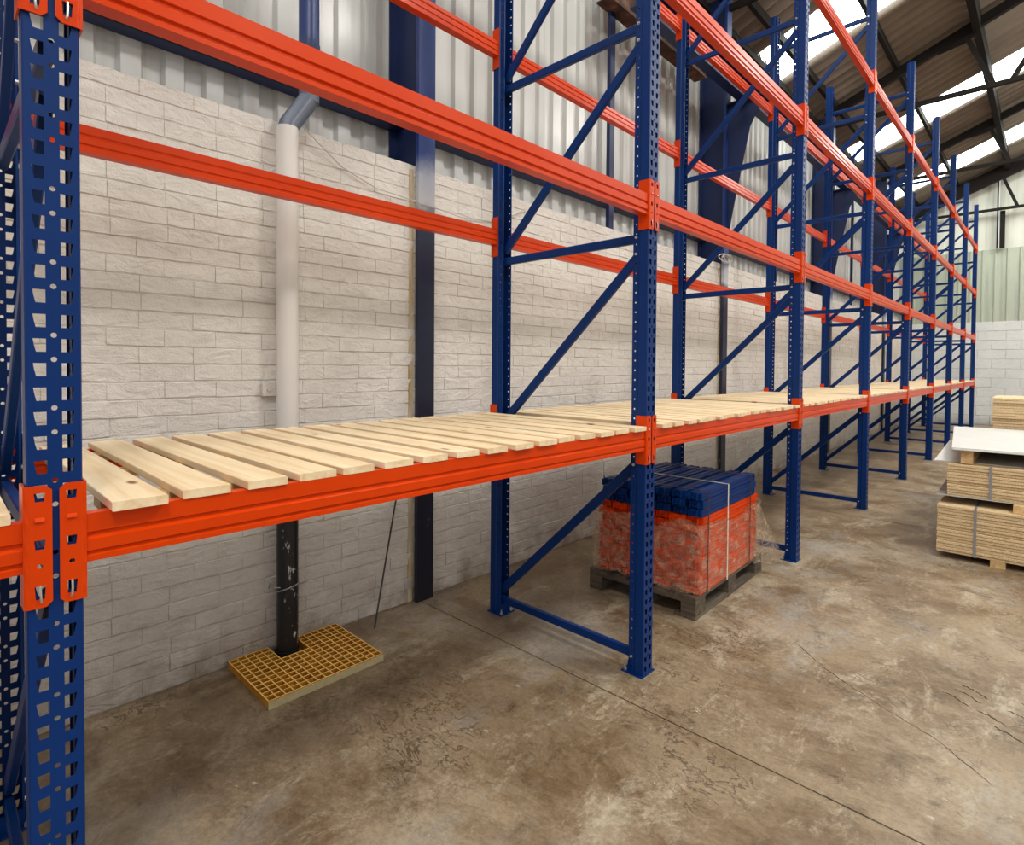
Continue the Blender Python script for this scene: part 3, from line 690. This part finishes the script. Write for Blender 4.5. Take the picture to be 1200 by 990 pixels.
def band(y, w, mat, name, label, z0=.1455, x0=-.765, x1=.022, cover=.0):
    m = MB(); e = .0012
    path = [(x1, z0), (x1, ZT), (x0, ZT), (x0, z0)]
    m.box(x1, x1+e, y, y+w, z0, ZT+e); m.box(x0, x1+e, y, y+w, ZT, ZT+e); m.box(x0-e, x0, y, y+w, z0, ZT+e)
    o = m.obj(name, mat); o.location = (PX, PY, 0); o.rotation_euler = (0, 0, PR); tag(o, label, 'strap', None)
band(.115, .016, M['strap_black'], 'strapping_band', 'black strapping band nearest the camera around the beam stack')
band(.86, .016, M['strap_black'], 'strapping_band', 'black strapping band at the far end of the beam stack')
band(.44, .015, M['strap_cream'], 'strapping_band', 'cream strapping band around the middle of the beam stack')
# stretch film: crumpled skin over the orange part
def film():
    m = MB(); x0, x1, y0, y1 = -.775, .006, .010, 1.11; per = []
    def seg(a, b, n):
        for k in range(n): per.append((a[0]+(b[0]-a[0])*k/n, a[1]+(b[1]-a[1])*k/n))
    seg((x1, y0), (x1, y1), 60); seg((x1, y1), (x0, y1), 30); seg((x0, y1), (x0, y0), 40); seg((x0, y0), (x1, y0), 60)
    n = len(per); rows = 26; r = random.Random(3); vs = []; cxx, cyy = (x0+x1)/2, (y0+y1)/2
    ph = [r.uniform(0, 6.28) for _ in range(8)]
    for j in range(rows+1):
        for i, (x, y) in enumerate(per):
            a = 2*PI*i/n
            zt = .60+.018*math.sin(3*a+ph[0])+.02*math.sin(7*a+ph[1])-(.03 if y > .2 and x > 0 else 0); zb = .158+.008*math.sin(9*a+ph[2])+.004*math.sin(4*a)
            z = zb+(zt-zb)*j/rows
            d = .006*math.sin(13*a+5*z*9+ph[3])+.005*math.sin(31*a-z*24+ph[4])+.002*math.sin(53*a+z*61+ph[5])+r.uniform(-.002, .002)
            if j == rows: d += .008
            nx_ = (1 if x >= x1-1e-6 else (-1 if x <= x0+1e-6 else 0)); ny_ = (1 if y >= y1-1e-6 else (-1 if y <= y0+1e-6 else 0))
            d = max(d, -.006)+.004
            vs.append((x+nx_*d, y+ny_*d, z+r.uniform(-.003, .003)))
    fs = [(j*n+i, j*n+(i+1) % n, (j+1)*n+(i+1) % n, (j+1)*n+i) for j in range(rows) for i in range(n)]
    m.add(vs, fs)
    o = m.obj('stretch_film', M['film'], None, True, fix=False); o.location = (PX, PY, 0); o.rotation_euler = (0, 0, PR)
    tag(o, 'torn clear stretch film wrapped around the orange beams on the pallet', 'plastic film')
    # loose tail hanging off the far corner
    m = MB(); vs = []; U, V = 14, 26
    for j in range(V+1):
        s_ = j/V
        for i in range(U+1):
            tt = i/U
            x = .012+s_*(.02+.15*tt)*(1-.25*s_)+.012*math.sin(tt*17+s_*5); y = .98+.14*tt+.03*s_*math.sin(tt*9)+.12*s_*tt
            z = .55-.43*s_-.03*tt+.01*math.sin(tt*23+s_*11); vs.append((x, y, max(z, .02)))
    m.add(vs, [(j*(U+1)+i, j*(U+1)+i+1, (j+1)*(U+1)+i+1, (j+1)*(U+1)+i) for j in range(V) for i in range(U)])
    q = m.obj('film_tail', M['film'], o, True, fix=False)
film()

# ------------------------------------------------------------------ packs of sheets at the right
def sheet_me(w, l, h, mat, name='board_sheet', jag=0):
    m = MB(); c = .002
    m.add([(c, c, 0), (w-c, c, 0), (w-c, l-c, 0), (c, l-c, 0), (0, 0, c), (w, 0, c), (w, l, c), (0, l, c), (0, 0, h-c), (w, 0, h-c), (w, l, h-c), (0, l, h-c), (c, c, h), (w-c, c, h), (w-c, l-c, h), (c, l-c, h)],
          [(3, 2, 1, 0), (12, 13, 14, 15)]+[(a+i, a+(i+1) % 4, a+4+(i+1) % 4, a+4+i) for a in (0, 4, 8) for i in range(4)])
    return m.mesh(name, mat)
CB = [sheet_me(1.22, 2.2, .0212, M['chip']), sheet_me(1.225, 2.21, .0218, M['chip'])]
def pack(x, y, z, cnt, pitch, who, group, rz=0, jit=.004, CB=CB):
    for k in range(cnt):
        o = ob('board_sheet', CB[k % 2], None, (x+random.uniform(-jit, jit), y+random.uniform(-jit, jit)+(.012 if (k % 4 == 0) else 0), z+k*pitch), (0, 0, rz))
        tag(o, 'chipboard sheet in the %s, %s from its bottom' % (who, ordn(k+1)), 'board', group)
def bearer(x0, x1, y0, y1, z0, z1, label, group):
    o = MB().box(0, x1-x0, 0, y1-y0, 0, z1-z0).obj('timber_bearer', M['bearer']); o.location = (x0, y0, z0); tag(o, label, 'timber', group)
bearer(-.33, -.235, 5.955, 8.1, 0, .052, 'pine bearer on the floor at the left under the lowest board pack', 'bearers'); bearer(.30, .39, 5.965, 8.1, 0, .052, 'pine bearer on the floor at the right under the lowest board pack', 'bearers')
LZ = .0525; pack(-.68, 5.95, LZ, 16, .0250, 'lowest pack on the floor', 'boards in the lowest pack', jit=.003)
LT = LZ+16*.0250
bearer(-.20, -.115, 5.99, 8.1, LT, LT+.062, 'pine bearer between the lowest and middle board packs, nearer the left corner', 'bearers'); bearer(.35, .44, 5.99, 8.1, LT, LT+.062, 'pine bearer between the lowest and middle board packs, at the right', 'bearers')
bearer(-.55, -.46, 6.5, 8.1, LT, LT+.062, 'pine bearer set back in the gap under the middle board pack', 'bearers')
MZ = LT+.0625; 
o = ob('cover_sheet', sheet_me(1.25, 1.9, .004, M['grey_sheet'], 'cover_sheet'), None, (-.70, 6.04, MZ), (0, 0, .03)); tag(o, 'thin grey cover sheet sticking out under the middle board pack', 'sheet')
pack(-.63, 6.08, MZ+.0045, 11, .0248, 'middle pack', 'boards in the middle pack', .0, .004)
MT = MZ+.0045+11*.0248
WS0 = sheet_me(1.3, 1.9, .004, M['white_sheet'], 'white_sheet')
o = ob('white_sheet', WS0, None, (-.735, 6.17, MT), (0, 0, .045)); tag(o, 'white sheet lying directly on the middle board pack, its corner jutting out left', 'sheet', 'white sheets')
MT += .0045
for k, w_ in enumerate(('lower', 'upper')):
    z_ = MT+.0565*k
    bearer(-.545, -.465, 6.10+.01*k, 8.2, z_, z_+.056, 'pine bearer at the left under the raised white sheets, %s of the two' % w_, 'bearers'); bearer(.30, .38, 6.10+.01*k, 8.2, z_, z_+.056, 'pine bearer at the right under the raised white sheets, %s of the two' % w_, 'bearers')
WZ = MT+.1135
WS = None
WS = sheet_me(1.3, 2.25, .006, M['white_sheet'], 'white_sheet')
for k in range(3):
    o = ob('white_sheet', WS, None, (-.600-.003*k, 6.06+.010*k, WZ+.0005+k*.0065), (0, 0, .080+.006*k)); tag(o, 'white sheet raised on bearers above the board packs, %s' % ['bottom one of three', 'middle one of three', 'topmost'][k], 'sheet', 'white sheets')
pack(-.49, 8.55, .0, 43, .0296, 'tall pack behind the white sheets', 'boards in the tall rear pack', .0, .014, [sheet_me(1.22, .9, .0265, M['chip'])]*2)
def pstrap(x, y, z0, z1, l, label, w=.018):
    m = MB(); e = .0015; m.box(x, x+w, y-e, y, z0, z1+e)
    if l: m.box(x, x+w, y-e, y+l, z1, z1+e); m.box(x, x+w, y+l, y+l+e, z0, z1+e)
    o = m.obj('steel_strap', M['strap_grey']); tag(o, label, 'strap', 'straps on the board packs')
pstrap(-.437, 5.942, LZ, LT, 2.24, 'grey strap over the lowest board pack'); pstrap(-.355, 6.07, MZ+.005, MT-.0045, .0,  'grey strap over the middle board pack')
